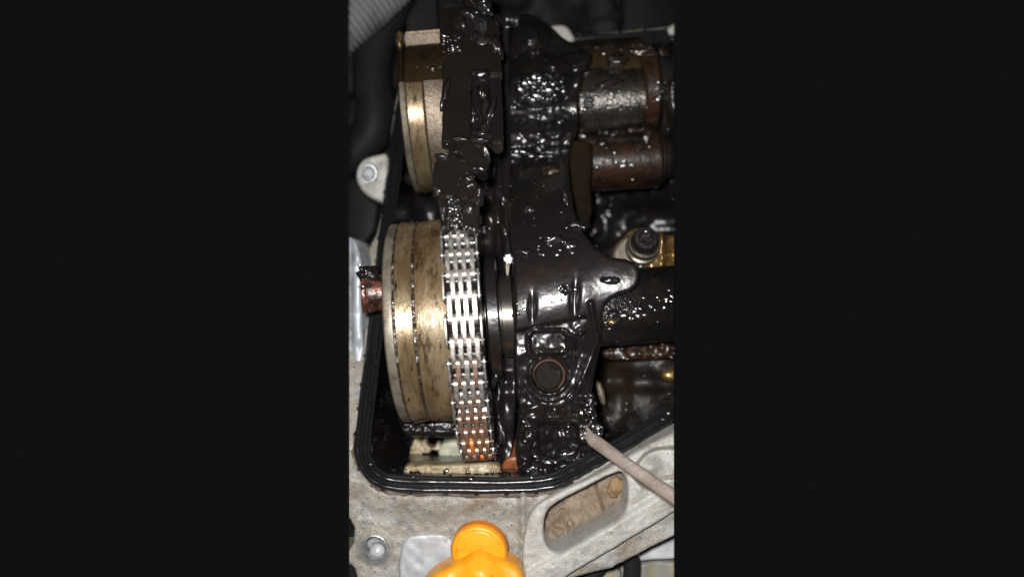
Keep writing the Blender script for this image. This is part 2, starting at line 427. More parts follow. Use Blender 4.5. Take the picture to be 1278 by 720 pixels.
def hole_poly(cx, cy, r, n=28): return [(cx + r * math.cos(2 * math.pi * i / n), cy + r * math.sin(2 * math.pi * i / n)) for i in range(n)]
def casing_feat(X, Y, d):
    z = 1.0 * vnoise(X, Y, 22, 11) + .5 * vnoise(X, Y, 7, 12)
    di, _, _ = sdf(chaikin(inner, 2), X, Y)
    z -= 1.6 * ss(17, 20, di) * (1 - ss(20, 24, di)) * (Y > 560)            # fine lip outside the gasket
    z -= 4.5 * ss(26, 60, di) * (Y > 600)                                     # surface falls outward
    r = np.hypot(X - 467, Y - 685)
    z += 2.2 * (1 - ss(17, 26, r))                                           # boss round the bolt hole
    z += 3.0 * np.exp(-((X - (652 + (Y - 610) * .02)) / 5) ** 2) * (Y > 612)  # rib at the seam
    return z
relief('flange', outer, zc, alu, casing, feat=casing_feat, step=1.8, edge=3, edge_h=1.6, depth=30, holes=[chaikin(inner, 2), hole_poly(467, 685, 13.5), [(675, 660), (684, 626), (704, 612), (770, 580), (790, 598), (790, 626), (778, 648), (716, 688), (696, 696), (678, 684)]], sm=1)
# inner wall of the well
ip = chaikin(inner, 2); n = len(ip)
ipc = (sum(p[0] for p in ip) / n, sum(p[1] for p in ip) / n)
ip = [(ipc[0] + (x - ipc[0]) * .985, ipc[1] + (y - ipc[1]) * .985) for x, y in ip]
vs = []
for lev in (.6, -40, -140):
    for (x, y) in ip:
        z0 = zcf(x, y); p = P(x, y, z0); p.z = z0 + lev; vs.append(p)
fs = [(r * n + i, r * n + (i + 1) % n, (r + 1) * n + (i + 1) % n, (r + 1) * n + i) for r in range(2) for i in range(n)]
mesh('well_wall', vs, fs, oil, casing)
relief('well_floor', [(440, 620), (440, 480), (470, 300), (500, 60), (860, 30), (960, 20), (960, 520), (740, 600)], lambda X, Y: zc(X, Y) - 132, oil, casing,
       feat=lambda X, Y, d: 9 * vnoise(X, Y, 30, 21) + 5 * vnoise(X, Y, 12, 22), step=4, edge=4, depth=10, sm=0)
# threaded bolt hole, lower left
lathe_at('bolt_hole', P(467, 685, -62), (0, 0, 1), [(10.5, -.6), (10.2, .5), (9.2, .7), (8.3, -.6), (8.1, -3), (7.9, -9), (7.7, -18), (0, -19)], bright_hole, casing, 40)
lathe_at('bore_plug', P(471, 687, -74), (0, 0, 1), [(0, 3.4), (3.2, 2.6), (5.2, .5), (5.6, -4)], alu_grey, casing, 28)
relief('machined_pad', [(503, 672), (522, 666), (560, 665), (572, 690), (565, 745), (498, 745), (497, 700)], lambda X, Y: -66.5 + 0 * X, alu_grey, casing,
       feat=lambda X, Y, d: .5 * vnoise(X, Y, 9, 15), step=1.8, edge=4, edge_h=2, depth=8)
# lug with a bright bush on the left edge
lug = relief('bolt_lug', [(486, 190), (470, 194), (452, 198), (443, 212), (444, 228), (456, 244), (470, 251), (480, 254), (484, 230)], lambda X, Y: -196 + 0 * X, alu_light, casing,
       feat=lambda X, Y, d: .8 * vnoise(X, Y, 8, 31) + 4 * ss(440, 470, X), step=1.3, edge=5, edge_h=4, depth=46, holes=[hole_poly(459.5, 217, 10.5)])
lathe_at('bush', P(459.5, 217, -196), (.1, -.12, 1), [(8.6, -1), (8.2, 1.4), (6.8, 1.6), (5.8, -.5), (5.2, -10), (0, -12)], bright_hole, lug, 32)
relief('far_lug', [(676, 44), (683, 33), (695, 29), (708, 31), (716, 42), (720, 52), (700, 55)], lambda X, Y: -248 + 0 * X, alu_light, casing, step=1.3, edge=5, edge_h=5, depth=40)
relief('far_lug', [(830, 38), (838, 30), (846, 26), (870, 28), (870, 44), (840, 46)], lambda X, Y: -252 + 0 * X, alu_light, casing, step=1.3, edge=4, edge_h=4, depth=30)

# bracket plate with the pocket, lower right
pocket = chaikin([(678, 658), (681, 640), (692, 628), (730, 609), (764, 591), (776, 588), (783, 596), (784, 620), (781, 638), (772, 646), (740, 664), (712, 682), (698, 689), (686, 686), (680, 676)], 2)
pocket2 = chaikin([(786, 588), (800, 566), (824, 556), (858, 556), (858, 610), (830, 616), (800, 612)], 2)
def plate_feat(X, Y, d):
    z = .8 * vnoise(X, Y, 16, 41) + .4 * vnoise(X, Y, 6, 42)
    d2, _, _ = sdf(pocket2, X, Y)
    z -= 9 * (1 - ss(-9, 1, d2))
    z += 7 * np.exp(-(((X - 812) / 15) ** 2 + ((Y - 584) / 10) ** 2))
    z += 5 * ss(0, 1, (X - 690) * .56 + (Y - 690) * .83 + 14) * 0
    ln = (Y - 700) + (X - 700) * .585                      # along the near bright edge
    z += 3.0 * ss(-16, -6, ln)
    return z
plate = relief('pocket_plate', [(655, 760), (651, 700), (654, 664), (664, 634), (690, 617), (740, 596), (795, 562), (870, 524), (960, 478), (960, 566), (841, 638), (700, 722), (660, 745)],
       lambda X, Y: -58 - .12 * np.maximum(0, 600 - Y), alu_light, casing, feat=plate_feat, step=1.6, edge=4, edge_h=2.5, depth=50, holes=[pocket], sm=1)
def pk_feat(X, Y, d):
    v = (Y - 640) + (X - 730) * .56                        # across the pocket
    z = 9 * np.exp(-(v / 20) ** 2) + 1.6 * vnoise(X, Y, 9, 51) + .7 * vnoise(X, Y, 4, 52)
    z += 3 * vnoise(X, Y, 7, 53) * (1 - ss(700, 715, X))
    for (cx, cy, sl, x0) in ((754, 640, .35, 0),):
        z -= 2.6 * np.exp(-((X - cx - (Y - cy) * .30) / 1.4) ** 2)
    r = np.hypot(X - 711, Y - 650); z -= 4 * (1 - ss(2.5, 5, r))
    r = np.hypot((X - 706) , (Y - 656)); z += 1.6 * (np.exp(-((r - 21) / 1.6) ** 2)) * (X > 706) * (Y > 655)
    return z
pf = relief('pocket_floor', [(664, 655), (670, 624), (704, 604), (774, 572), (798, 594), (800, 628), (784, 655), (716, 696), (698, 706), (666, 694)], lambda X, Y: -98 + 0 * X, tan_m, casing, feat=pk_feat, step=1.3, edge=3, depth=12)
blob('rust_lump', P(768, 607, -88), (5.5, 8, 3), rust_m, pf, Matrix.Rotation(-.35, 3, 'Z'), .35)
blob('rust_lump', P(776, 628, -90), (6, 9, 3), tan_m, pf, Matrix.Rotation(-.3, 3, 'Z'), .4, seed=5)

# ---------------------------------------------------------------- rubber gasket
gp = [(870, 512), (845, 513), (790, 547), (742, 573), (718, 588), (690, 601), (640, 605), (560, 604), (491, 603), (468, 594), (456, 577), (452, 560), (459, 500), (471, 400), (479, 320), (488, 250), (500, 150), (512, 100), (526, 72), (560, 64), (640, 60), (735, 54), (860, 43), (890, 40)]
gp = [(900, 486)] + gp[1:]
gpv = smooth_open([Vector((x, y, 0)) for x, y in gp], 3)
gpath = [P(v.x, v.y, zcf(v.x, v.y)) for v in gpv]
gasket = empty('rubber_gasket', P(560, 604, -64), 'black rubber gasket running round the timing well', 'gasket')
sweep('seal_base', gpath, [(-6.2, -1), (-6.2, 2.4), (-5.4, 3.2), (5.4, 3.2), (6.2, 2.4), (6.2, -1)], rubber, gasket, scale=lambda t: 1 + .06 * math.sin(41 * t) * math.sin(97 * t))
for off in (-3.3, 2.2):
    sweep('seal_bead', gpath, [(off + 2.0 * math.cos(math.pi - math.pi * q / 10), 2.9 + 2.2 * math.sin(math.pi * q / 10)) for q in range(11)], rubber, gasket, scale=lambda t: 1 + .07 * math.sin(53 * t + off) * math.sin(121 * t) + .03 * math.sin(310 * t))
low_run = [p for p, v in zip(gpath, gpv) if v.y > 535]
srd = random.Random(5)
sv = [srd.uniform(.5, 1.5) for _ in low_run]
seep_path = []
for i, p in enumerate(low_run):
    t_ = (low_run[min(i + 1, len(low_run) - 1)] - low_run[max(i - 1, 0)]).normalized()
    seep_path.append(p + t_.cross(Vector((0, 0, 1))) * -7.0 + Vector((0, 0, .4)))
sweep('oil_seep', seep_path, [(-2.2, -1.2), (-1.8, .5), (0, 1.0), (1.6, .5), (2.4, -1.2)], seep_m, gasket, scale=lambda t: sv[int(t * (len(sv) - 1))])
acc = 0.0; nxt = 12.0
for a, b in zip(gpath[:-1], gpath[1:]):
    acc += (b - a).length
    if acc > nxt:
        nxt += 21.0
        tdir = (b - a).normalized(); side = tdir.cross(Vector((0, 0, 1))).normalized()
        lathe_at('tab', b - side * 5.3, (0, 0, 1), [(2.2, -1), (2.2, 2.2), (1.7, 2.9), (0, 3.0)], rubber, gasket, 12)

# ---------------------------------------------------------------- timing gears (cam phasers)
LY, LZ = -21.0, -75.0
UY, UZ = 155.0, -200.0
g = empty('timing_gear', roll((-60, LY, LZ)), 'large near cam timing gear, tan oil-stained drum beside the bare chain', 'timing gear', 'cam timing gears')
turned('front_rim', LY, LZ, [(-81.5, 20), (-81.5, 67.5), (-81, 69.4), (-80, 70.4), (-78, 70.7), (-75.2, 70.6), (-74.6, 69.8), (-74.6, 55)], rim_m, g)
turned('groove', LY, LZ, [(-75.4, 67.6), (-75.0, 69.8), (-74.7, 70.1), (-73.2, 70.1), (-72.9, 69.8), (-72.5, 67.6)], sludge, g, seg=360, mod=lambda a, x, r: math.sin(23 * a) * math.sin(9 * a + 2) * .7 + .6 * math.sin(61 * a) * math.sin(7 * a + 1))
turned('middle_ring', LY, LZ, [(-73.3, 55), (-73.3, 70.8), (-72.8, 71.7), (-62.6, 70.5), (-62.0, 69.8), (-62, 55)], phaser_b, g)
turned('groove', LY, LZ, [(-62.800000000000004, 67.8), (-62.4, 70.0), (-62.1, 70.3), (-60.6, 70.3), (-60.300000000000004, 70.0), (-59.9, 67.8)], sludge, g, seg=360, mod=lambda a, x, r: math.sin(23 * a) * math.sin(9 * a + 2) * .7 + .6 * math.sin(61 * a) * math.sin(7 * a + 1))
turned('housing', LY, LZ, [(-60.7, 55), (-60.7, 69.9), (-60.1, 70.8), (-41, 72.4), (-39.8, 71.8), (-39.6, 55)], phaser_m, g)
turned('sprocket', LY, LZ, [(-38.6, 40), (-38.6, 89), (-37.5, 90.5), (-19.5, 90.5), (-18.4, 89), (-18.4, 40)], bolt_m, g, seg=528,
       mod=lambda a, x, r: (2.6 * math.cos(44 * a) if r > 80 else 0))
turned('rear_plate', LY, LZ, [(-17, 30), (-17, 44), (-15.5, 46), (-9, 46), (-8, 44), (-8, 30)], oil, g)

u = empty('timing_gear', roll((-60, UY, UZ)), 'far cam timing gear half covered by the dark chain guide', 'timing gear', 'cam timing gears')
d2r = math.radians
turned('drum', UY, UZ, [(-74, 20), (-74, 57), (-72, 59), (-20, 60), (-20, 20)], tan_dark, u)
turned('front_rim', UY, UZ, [(-77, 50), (-77, 65), (-76, 67), (-72.2, 67.4), (-71.6, 66.6), (-71.6, 50)], rim_m, u, -2.2, d2r(10), 96, True)
turned('front_ring', UY, UZ, [(-71, 50), (-71, 67.5), (-70.4, 68.3), (-58.6, 66.9), (-58, 66.2), (-58, 50)], phaser_b, u, -2.2, d2r(9), 96, True)
turned('housing', UY, UZ, [(-57, 50), (-57, 67.4), (-56.3, 68.2), (-21, 68.6), (-20, 68), (-20, 50)], phaser_s, u, -2.2, d2r(9.5), 96, True)
turned('rear_lip', UY, UZ, [(-73, 50), (-73, 66.5), (-72, 68), (-21, 68.6), (-20, 68), (-20, 50)], phaser_s, u, d2r(62), d2r(65), 6, True)
turned('rear_lip', UY, UZ, [(-73, 50), (-73, 67.5), (-72, 69), (-21, 69.6), (-20, 68), (-20, 50)], phaser_m, u, d2r(68), d2r(120), 30, True)
blob('brass_pin', roll((-76, UY + 52, UZ + 42)), (3.6, 8.5, 4), brass, u, None, .1)
turned('front_plate', UY, UZ, [(-78, 20), (-78, 60), (-76, 62), (-74.2, 62), (-74, 20)], tan_dark, u)
for (dx, dy) in ((-66, -30), ):
    pass
lathe_at('front_bolt', P(516, 222, -215), (-.4, -.2, 1), [(7, -6), (7, 4), (5.5, 5), (3, 5), (2.6, 2.5), (0, 2.2)], bolt_m, u, 20)

# ---------------------------------------------------------------- timing chain
chain = empty('timing_chain', roll((-28.5, -121, -200)), 'multi-plate steel timing chain wrapped over the near gear', 'chain')
RC, PITCH = 97.0, 13.4
dY, dZ = UY - LY, UZ - LZ
ln = math.hypot(dY, dZ); tx, tz = dY / ln, dZ / ln
nY, nZ = -tz, tx                          # outward normal of the run between the gears
aT = math.atan2(nY, nZ)                   # tangent angle on the near gear
L1, L2 = 130.0, RC * (math.pi / 2 + aT)
def chain_pt(s):
    if s < L1: return (LY - RC, LZ - L1 + s)
    s -= L1
    if s < L2:
        a = -math.pi / 2 + s / RC
        return (LY + RC * math.sin(a), LZ + RC * math.cos(a))
    s -= L2
    return (LY + RC * nY + tx * s, LZ + RC * nZ + tz * s)
def plate_mesh(name, mat, th, r=3.3):
    hl = PITCH / 2 + r * .9; q = 2.5; pts = []
    for (cx, cz, a0) in ((hl - q, r - q, 90), (hl - q, -r + q, 0), (-hl + q, -r + q, -90), (-hl + q, r - q, -180)):
        for i in range(4):
            a = math.radians(a0 - 30 * i)
            pts.append((cx + q * math.cos(a), cz + q * math.sin(a)))
    bm = bmesh.new()
    A = [bm.verts.new((-th / 2 * S, p[0] * S, p[1] * S)) for p in pts]
    B = [bm.verts.new((th / 2 * S, p[0] * S, p[1] * S)) for p in pts]
    bm.faces.new(A); bm.faces.new(B[::-1]); k = len(pts)
    for i in range(k): bm.faces.new((A[i], B[i], B[(i + 1) % k], A[(i + 1) % k]))
    bmesh.ops.recalc_face_normals(bm, faces=bm.faces)
    bmesh.ops.bevel(bm, geom=[e for e in bm.edges if abs(e.verts[0].co.x - e.verts[1].co.x) < 1e-9], offset=.35 * S, segments=1, affect='EDGES')
    me = bpy.data.meshes.new(name); bm.to_mesh(me); bm.free()
    me.materials.append(mat)
    me.polygons.foreach_set('use_smooth', [True] * len(me.polygons)); me.set_sharp_from_angle(angle=d2r(40))
    return me
pm = {'s': plate_mesh('link_plate', steel, 2.95), 'r': plate_mesh('link_plate', steel_red, 2.95), 'o': plate_mesh('link_plate', steel_orange, 2.95), 'g': plate_mesh('guide_plate', steel, 1.2, 3.6)}
def pin_mesh():
    bm = bmesh.new()
    prof = [(-11.9, 0), (-11.9, 1.3), (-11.6, 1.6), (11.6, 1.6), (11.9, 1.3), (11.9, 0)]
    R = []
    for i in range(10):
        a = 2 * math.pi * i / 10
        R.append([bm.verts.new((x * S, r * math.cos(a) * S, r * math.sin(a) * S)) for x, r in prof])
    for i in range(10):
        for k in range(5): bm.faces.new((R[i][k], R[i][k + 1], R[(i + 1) % 10][k + 1], R[(i + 1) % 10][k]))
    bmesh.ops.remove_doubles(bm, verts=bm.verts, dist=1e-7); bmesh.ops.recalc_face_normals(bm, faces=bm.faces)
    me = bpy.data.meshes.new('pin'); bm.to_mesh(me); bm.free(); me.materials.append(bolt_m)
    me.polygons.foreach_set('use_smooth', [True] * len(me.polygons)); me.set_sharp_from_angle(angle=d2r(40)); return me
pinm = pin_mesh()
def put(name, me, x, y0, z0, y1, z1):
    o = bpy.data.objects.new(name, me); C.objects.link(o)
    t = Vector((0, y1 - y0, z1 - z0)).normalized()
    nrm = Vector((1, 0, 0)).cross(t)
    R = Matrix((Vector((1, 0, 0)), t, nrm)).transposed()
    R = Matrix.Rotation(ROLL, 3, 'Z') @ R
    p = roll((x, (y0 + y1) / 2, (z0 + z1) / 2)) * S
    o.parent = chain; o.matrix_parent_inverse = Matrix.Translation(-Vector(chain.location))
    o.matrix_basis = Matrix.Translation(p) @ R.to_4x4()
    return o
XC = -28.6
rr = random.Random(3)
npin = int((L1 + L2 + 60) / PITCH)
for k in range(npin):
    y0, z0 = chain_pt(k * PITCH + 4); y1, z1 = chain_pt((k + 1) * PITCH + 4)
    put('pin', pinm, XC, y0 - (y1 - y0) * .001, z0, y0 + (y1 - y0) * .001, z0 + (z1 - z0) * .002)
    A = k % 2
    for j, c in enumerate((-1.5, -.5, .5, 1.5) if A else (-1, 0, 1)):
        key = 's'
        pyv = 360 - y0 * 2 * H / (H - z0)
        if pyv > 470 and rr.random() < .2 + .012 * (pyv - 470): key = 'r'
        if k == 13 and j == 1: key = 'o'
        if k == 11 and j == 2: key = 'o'
        put('link_plate', pm[key], XC + c * 5.0 + rr.uniform(-.15, .15), y0, z0, y1, z1)
    if not A:
        for c in (-2.12, 2.12): put('guide_plate', pm['g'], XC + c * 5.0, y0, z0, y1, z1)

# ---------------------------------------------------------------- chain guide over the run between the gears
guide = empty('chain_guide', P(580, 240, -20), 'dark brown oily chain guide covering the chain between the two gears', 'chain guide')
k0 = nY * LY + nZ * LZ + RC
NV = Vector((0, nY, nZ))
def G(px, py, n):
    """point on the plane lying n above the chain run, along the sight line through px, py."""
    o = Vector((0, 0, H)); d = P(px, py, 0) - o
    t = (k0 + n - NV.dot(o)) / NV.dot(d)
    return o + d * t
grd = random.Random(21)
def gpiece(name, poly, n0, n1, mat, bevel=1.0, parent=guide):
    rag = []
    for i, (x, y) in enumerate(poly):
        x2, y2 = poly[(i + 1) % len(poly)]; m = max(1, int(math.hypot(x2 - x, y2 - y) / 7))
        for q in range(m):
            t = q / m; rag.append((x + (x2 - x) * t + grd.uniform(-.9, .9), y + (y2 - y) * t + grd.uniform(-.9, .9)))
    top = [G(x, y, n1) + NV * grd.uniform(-.5, .5) for x, y in rag]
    return prism(name, [p - NV * (n1 - n0) for p in top], top, mat, parent, bevel, seg=2)
gpiece('guide_slab', [(552, 76), (566, 56), (586, 40), (604, 20), (622, 24), (625, 60), (626, 92), (606, 92), (590, 96), (587, 110), (587, 176), (551, 176)], 5, 14, oil_smooth, 1.2)
gpiece('guide_rail', [(611, 92), (626, 90), (628, 178), (613, 178)], 2, 13, oil, 1.4)
gpiece('slot_floor', [(587, 92), (612, 92), (613, 178), (586, 178)], -6, 1, oil, .8)
sweep('slot_bar', [G(604, 106, 5), G(605.5, 130, 6), G(606, 160, 5)], circ(3.4, 12), cam_m, guide)
gpiece('slot_lip', [(588, 96), (594, 88), (608, 88), (612, 96), (606, 100), (594, 100)], 10, 17, oil, 1.6)
gpiece('top_block', [(548, 10), (578, 6), (580, 40), (572, 48), (549, 46)], -4, 6, oil_smooth, 1.2)
gpiece('top_block', [(574, -16), (614, -18), (613, 19), (604, 26), (580, 28)], 6, 20, oil, 2.0)
gpiece('edge_lump', [(553, 45), (572, 44), (574, 58), (566, 72), (556, 70)], 4, 11, oil_gritty, 2.2)
gpiece('lower_plate', [(564, 182), (570, 173), (606, 173), (611, 180), (611, 206), (604, 214), (596, 208)], 8, 20, oil_smooth, 1.6)
gpiece('lower_foot', [(541, 198), (552, 191), (564, 190), (574, 200), (590, 214), (590, 226), (586, 246), (562, 252), (547, 249), (540, 232)], 6, 16, oil_smooth, 2.0)
gpiece('end_tab', [(549, 249), (557, 248), (558, 284), (550, 283)], 2, 12, oil, 1.2)
gpiece('end_plate', [(577, 251), (594, 249), (598, 256), (597, 284), (577, 285)], 3, 13, oil_smooth, 1.6)
gpiece('end_hook', [(578, 233), (594, 229), (604, 240), (602, 252), (592, 250), (580, 252)], 6, 14, oil, 2.0)
gl = gpiece('end_clip', [(560, 250), (574, 250), (575, 284), (560, 284)], 2, 11, cam_m, 1.4)
# the clip's sparkle is helped by glint beads added further down
# dark column between the guide and the bearing caps
col = empty('front_bulkhead', P(620, 300, -120), 'dark oily bulkhead strip between the chain and the bearing caps', 'bulkhead')
relief('bulkhead_face', [(606, 20), (634, 20), (640, 200), (644, 330), (644, 600), (606, 600), (600, 480), (600, 250)], lambda X, Y: -100 - .22 * np.maximum(0, 450 - Y), oil, col,
       feat=lambda X, Y, d: 3 * vnoise(X, Y, 14, 61) + 5 * np.exp(-((X - 622) / 5) ** 2), step=1.8, edge=4, depth=60)
sweep('bulkhead_rib', smooth_open([P(631, 30, -160), P(632, 150, -145), P(633, 250, -110), P(634, 320, -95)], 2), circ(3.5, 10), oil, col)
prism('pale_dowel', [P(x, y, -75) for x, y in [(627, 318), (640, 315), (641, 326), (636, 333), (629, 330)]], [P(x, y, -58) for x, y in [(628, 319), (639, 317), (640, 325), (635, 331), (630, 328)]], white_m, col, 1.4)
prism('dowel_tongue', [P(x, y, -80) for x, y in [(630, 329), (637, 329), (635, 348), (631, 344)]], [P(x, y, -66) for x, y in [(631, 329), (636, 329), (634, 346), (632, 342)]], beige_m, col, 1.2)

# ---------------------------------------------------------------- camshafts
cs = empty('camshaft', roll((0, LY, LZ)), 'near camshaft, black and crusted with oil, ending at the near gear', 'camshaft', 'camshafts')
turned('journal', LY, LZ, [(-18, 10), (-18, 28), (-9, 28.5), (-8.4, 27.4), (-6.8, 27.4), (-6.2, 29.5), (1, 29.8), (2, 28), (2, 10)], journal_m, cs)
turned('shaft', LY, LZ, [(40, 10), (40, 25), (48, 26), (54, 28), (60, 27), (135, 27), (135, 5)], oil_gritty, cs, mod=lambda a, x, r: .5 * math.sin(7 * a + x))
turned('thrust_collar', LY, LZ, [(1.5, 10), (1.5, 24), (40, 24), (40, 10)], oil, cs)
cu = empty('camshaft', roll((60, UY, UZ)), 'far camshaft, oily steel tube with a small drilled hole', 'camshaft', 'camshafts')
turned('shaft', UY, UZ, [(-20, 8), (-20, 25), (48, 25.5), (49, 27), (52, 27.5), (136, 27.5), (138, 26), (138, 8)], cam_m, cu)
turned('end_journal', UY, UZ, [(139, 8), (139, 33), (141, 35), (170, 35), (170, 8)], journal_m, cu)
turned('cam_lobe', UY + 26, UZ - 18, [(50, 8), (50, 30), (52, 32), (128, 32), (130, 30), (130, 8)], tan_dark, cu)
turned('cam_lobe', UY + 7, UZ + 2, [(124, 8), (124, 34), (126, 36), (135, 36), (137, 34), (137, 8)], oil_brown, cu)
hc = roll((77, UY - 6, UZ + 27.0))
lathe_at('oil_hole', hc, (0, -.25, 1), [(5.2, -1.2), (5.0, .9), (4.2, 1.3), (3.5, .9), (3.2, .2), (0, 0)], hole_dark, cu, 24)
blob('oil_hole_glint_ball', hc + Vector((.3, -.4, .2)), (2.2, 2.2, 1.6), drop_m, cu)  # ball added to give the hole its bright glint
rk = empty('rocker_shaft', P(785, 205, -190), 'brown varnished rocker shaft below the far camshaft', 'rocker shaft')
turned('shaft', 103, -205, [(62, 8), (62, 22), (64, 24), (72, 24.3), (72.6, 22.6), (74, 22.6), (74.6, 24.8), (136, 25.2), (139, 22), (139, 8)], oil_brown, rk)
turned('end_ring', 103, -205, [(139, 10), (139, 20), (141, 21), (143, 18), (170, 17), (170, 5)], oil, rk)
rw = relief('rocker_web', [(742, 160), (800, 152), (812, 158), (812, 178), (760, 184), (742, 180)], lambda X, Y: -196 + 0 * X, oil_brown, rk, feat=lambda X, Y, d: 2 * vnoise(X, Y, 9, 71), step=1.8, edge=6, edge_h=6, depth=30)
fr = relief('curved_end_cap', [(834, 100), (842, 94), (860, 92), (860, 156), (846, 154), (838, 142), (834, 122)], lambda X, Y: -150 + 0 * X, cam_m, None, step=1.3, edge=5, edge_h=6, depth=40)
tag(fr, 'oily steel end cap cut by the right edge beside the far camshaft', 'end cap')
po = relief('tan_post', [(704, 178), (722, 174), (738, 177), (741, 200), (738, 230), (741, 262), (737, 280), (722, 284), (706, 280), (702, 230)], lambda X, Y: -152 - .12 * (Y - 180), post_m, None,
       feat=lambda X, Y, d: -.004 * (X - 721) ** 2 - .05 * (Y - 180) + 1.0 * vnoise(X, Y, 12, 72), step=1.6, edge=5, edge_h=3, depth=60, sm=0)
tag(po, 'dark tan upright post beside the far bearing cap', 'post')

# ---------------------------------------------------------------- bearing caps / cam carrier
carrier = empty('cam_carrier', P(690, 500, -90), 'black oil-coated cam carrier casting with its bearing caps', 'cam carrier')
zk = ([0, 40, 100, 135, 200, 260, 300, 340, 380, 440, 500, 560, 620], [-215, -182, -148, -144, -140, -128, -100, -64, -46, -48, -56, -72, -80])
def zcar(X, Y): return np.interp(Y + (X - 690) * .09, zk[0], zk[1]) if np.ndim(Y) else float(np.interp(Y, *zk))
def rrect(X, Y, x0, x1, y0, y1, r):
    qx = np.abs(X - (x0 + x1) / 2) - (x1 - x0) / 2 + r; qy = np.abs(Y - (y0 + y1) / 2) - (y1 - y0) / 2 + r
    return np.hypot(np.maximum(qx, 0), np.maximum(qy, 0)) + np.minimum(np.maximum(qx, qy), 0) - r
def seg(X, Y, ax, ay, bx, by):
    dx, dy = bx - ax, by - ay
    t = np.clip(((X - ax) * dx + (Y - ay) * dy) / (dx * dx + dy * dy), 0, 1)
    return np.hypot(X - ax - t * dx, Y - ay - t * dy)
def car_feat(X, Y, d):
    lump = 1.3 * vnoise(X, Y, 13, 81) + .6 * vnoise(X, Y, 5.5, 82)
    z = lump * (.55 + .6 * ss(480, 520, Y) + .45 * (1 - ss(300, 330, Y)))
    z += 1.2 * np.maximum(0, vnoise(X, Y, 8, 90)) ** 1.5 * (1 - ss(318, 340, Y)) * ss(120, 170, Y) * .9
    Ys = Y + (X - 690) * .2
    # far cap: rounded over the far camshaft
    e = ((X - 672) / 44) ** 2 + ((Y - 100) / 36) ** 2
    z += 16 * np.maximum(0, 1 - e) ** .8
    rp = ((X - 672) / 34) ** 2 + ((Y - 110) / 19) ** 2
    z += (1.1 * vnoise(X, Y, 5.2, 83) + .75 * vnoise(X, Y, 3.0, 85)) * (1 - ss(.75, 1.1, rp))
    rq = ((X - 738) / 15) ** 2 + ((Y - 520) / 32) ** 2
    z += (2.0 * vnoise(X, Y, 5, 88) + 1.3 * vnoise(X, Y, 3, 89)) * (1 - ss(.7, 1.1, rq))
    e = ((X - 662) / 26) ** 2 + ((Y - 48) / 22) ** 2
    z += 10 * np.sqrt(np.maximum(0, 1 - e))
    # arm towards the far gasket
    z += 6 * (1 - ss(6, 13, seg(X, Y, 690, 84, 738, 72)))
    # step below the far cap
    z += 8 * (1 - ss(186, 193, Y + (X - 640) * .06)) * ss(150, 170, Y)
    z += 4 * (1 - ss(10, 16, np.hypot(X - 690, Y - 165)))
    z -= 7 * (1 - ss(-3, 1.5, rrect(X, Y, 652, 706, 198, 246, 10)))
    z -= 8 * (1 - ss(-3, 1.5, rrect(X, Y, 655, 700, 256, 292, 9)))
    z += 4.5 * np.exp(-((rrect(X, Y, 655, 700, 256, 292, 9) - 3) / 2.0) ** 2) + 3.5 * np.exp(-((rrect(X, Y, 652, 706, 198, 246, 10) - 2) / 2.0) ** 2)
    # near cap: saddle rounded over the near camshaft, with the arm to the right
    yc = 384 - (X - 650) * .22
    RR = 40.0
    cap = -((Y - yc) * .5) ** 2 / (2 * RR) - 38.5 - zcar(X, Y)
    cap = cap + .5 * vnoise(X, Y, 30, 86) + .033 * (X - 690)
    cap = cap - 30 * ss(398, 412, Y + (X - 700) * .22) * (X < 730)
    z = .5 * (z + cap + np.sqrt((z - cap) ** 2 + 3)) 
    z -= 3.5 * np.exp(-((X - 716) / 5) ** 2) * np.exp(-((Y - 372) / 22) ** 2)
    z -= 3 * np.exp(-((X - 664) / 4) ** 2) * np.exp(-((Y - 384) / 16) ** 2)
    # recesses of the near cap
    dr = rrect(X, Y, 662, 708, 414, 443, 8)
    z -= 7 * (1 - ss(-2.5, 1.2, dr)); z += 1.8 * np.exp(-((dr - 3) / 2) ** 2)
    r = np.hypot(X - 685, Y - 468)
    z += 2.2 * np.exp(-((r - 24) / 3) ** 2) - 5 * (1 - ss(19, 22, r))
    for q in (31, 38): z += 1.5 * np.exp(-((r - q) / 1.7) ** 2) * ss(470, 485, Y)
    z += 2.6 * np.exp(-((seg(X, Y, 735, 378, 744, 420)) / 3.2) ** 2)
    z += 4.0 * np.exp(-((seg(X, Y, 746, 425, 722, 482)) / 5) ** 2)
    z -= 5 * ss(714, 722, X) * np.exp(-((Y - 440) / 16) ** 2)
    # crusted lower block
    z += 2.0 * vnoise(X, Y, 9, 84) * ss(490, 510, Y)
    z -= 6 * (1 - ss(-4, 3, rrect(X, Y, 672, 722, 528, 572, 10)))
    return z
relief('bearing_casting', [(633, 30), (638, 20), (662, 14), (690, 33), (702, 47), (728, 58), (742, 72), (724, 96), (722, 165), (712, 182), (706, 230), (712, 284), (745, 322), (784, 326), (794, 342), (790, 362), (764, 370), (751, 384), (752, 405),
        (752, 430), (742, 470), (738, 495), (748, 522), (744, 560), (732, 579), (700, 592), (662, 596), (646, 588), (642, 560), (650, 520), (641, 480), (641, 330), (634, 300), (634, 200)], zcar, oil, carrier, feat=car_feat, step=1.25, edge=5, edge_h=4, depth=70, sm=1)
cp = P(685, 468, -52)
lathe_at('plug', cp, (.28, .30, 1), [(11, -4), (11, .2), (10.2, .8), (9.4, .1), (8.8, -1.6), (0, -1.8)], oil_smooth, carrier, 40)
lathe_at('plug_ring', cp, (0, -.05, 1), [(11.2, 0), (11.2, 1.5), (10.6, 1.9), (9.9, 1.3), (9.8, 0)], ring_m, carrier, 40)
relief('recess_floor', [(664, 416), (706, 416), (706, 441), (664, 441)], lambda X, Y: -55 + .35 * (Y - 432), oil_smooth, carrier, step=2, edge=2, depth=2)
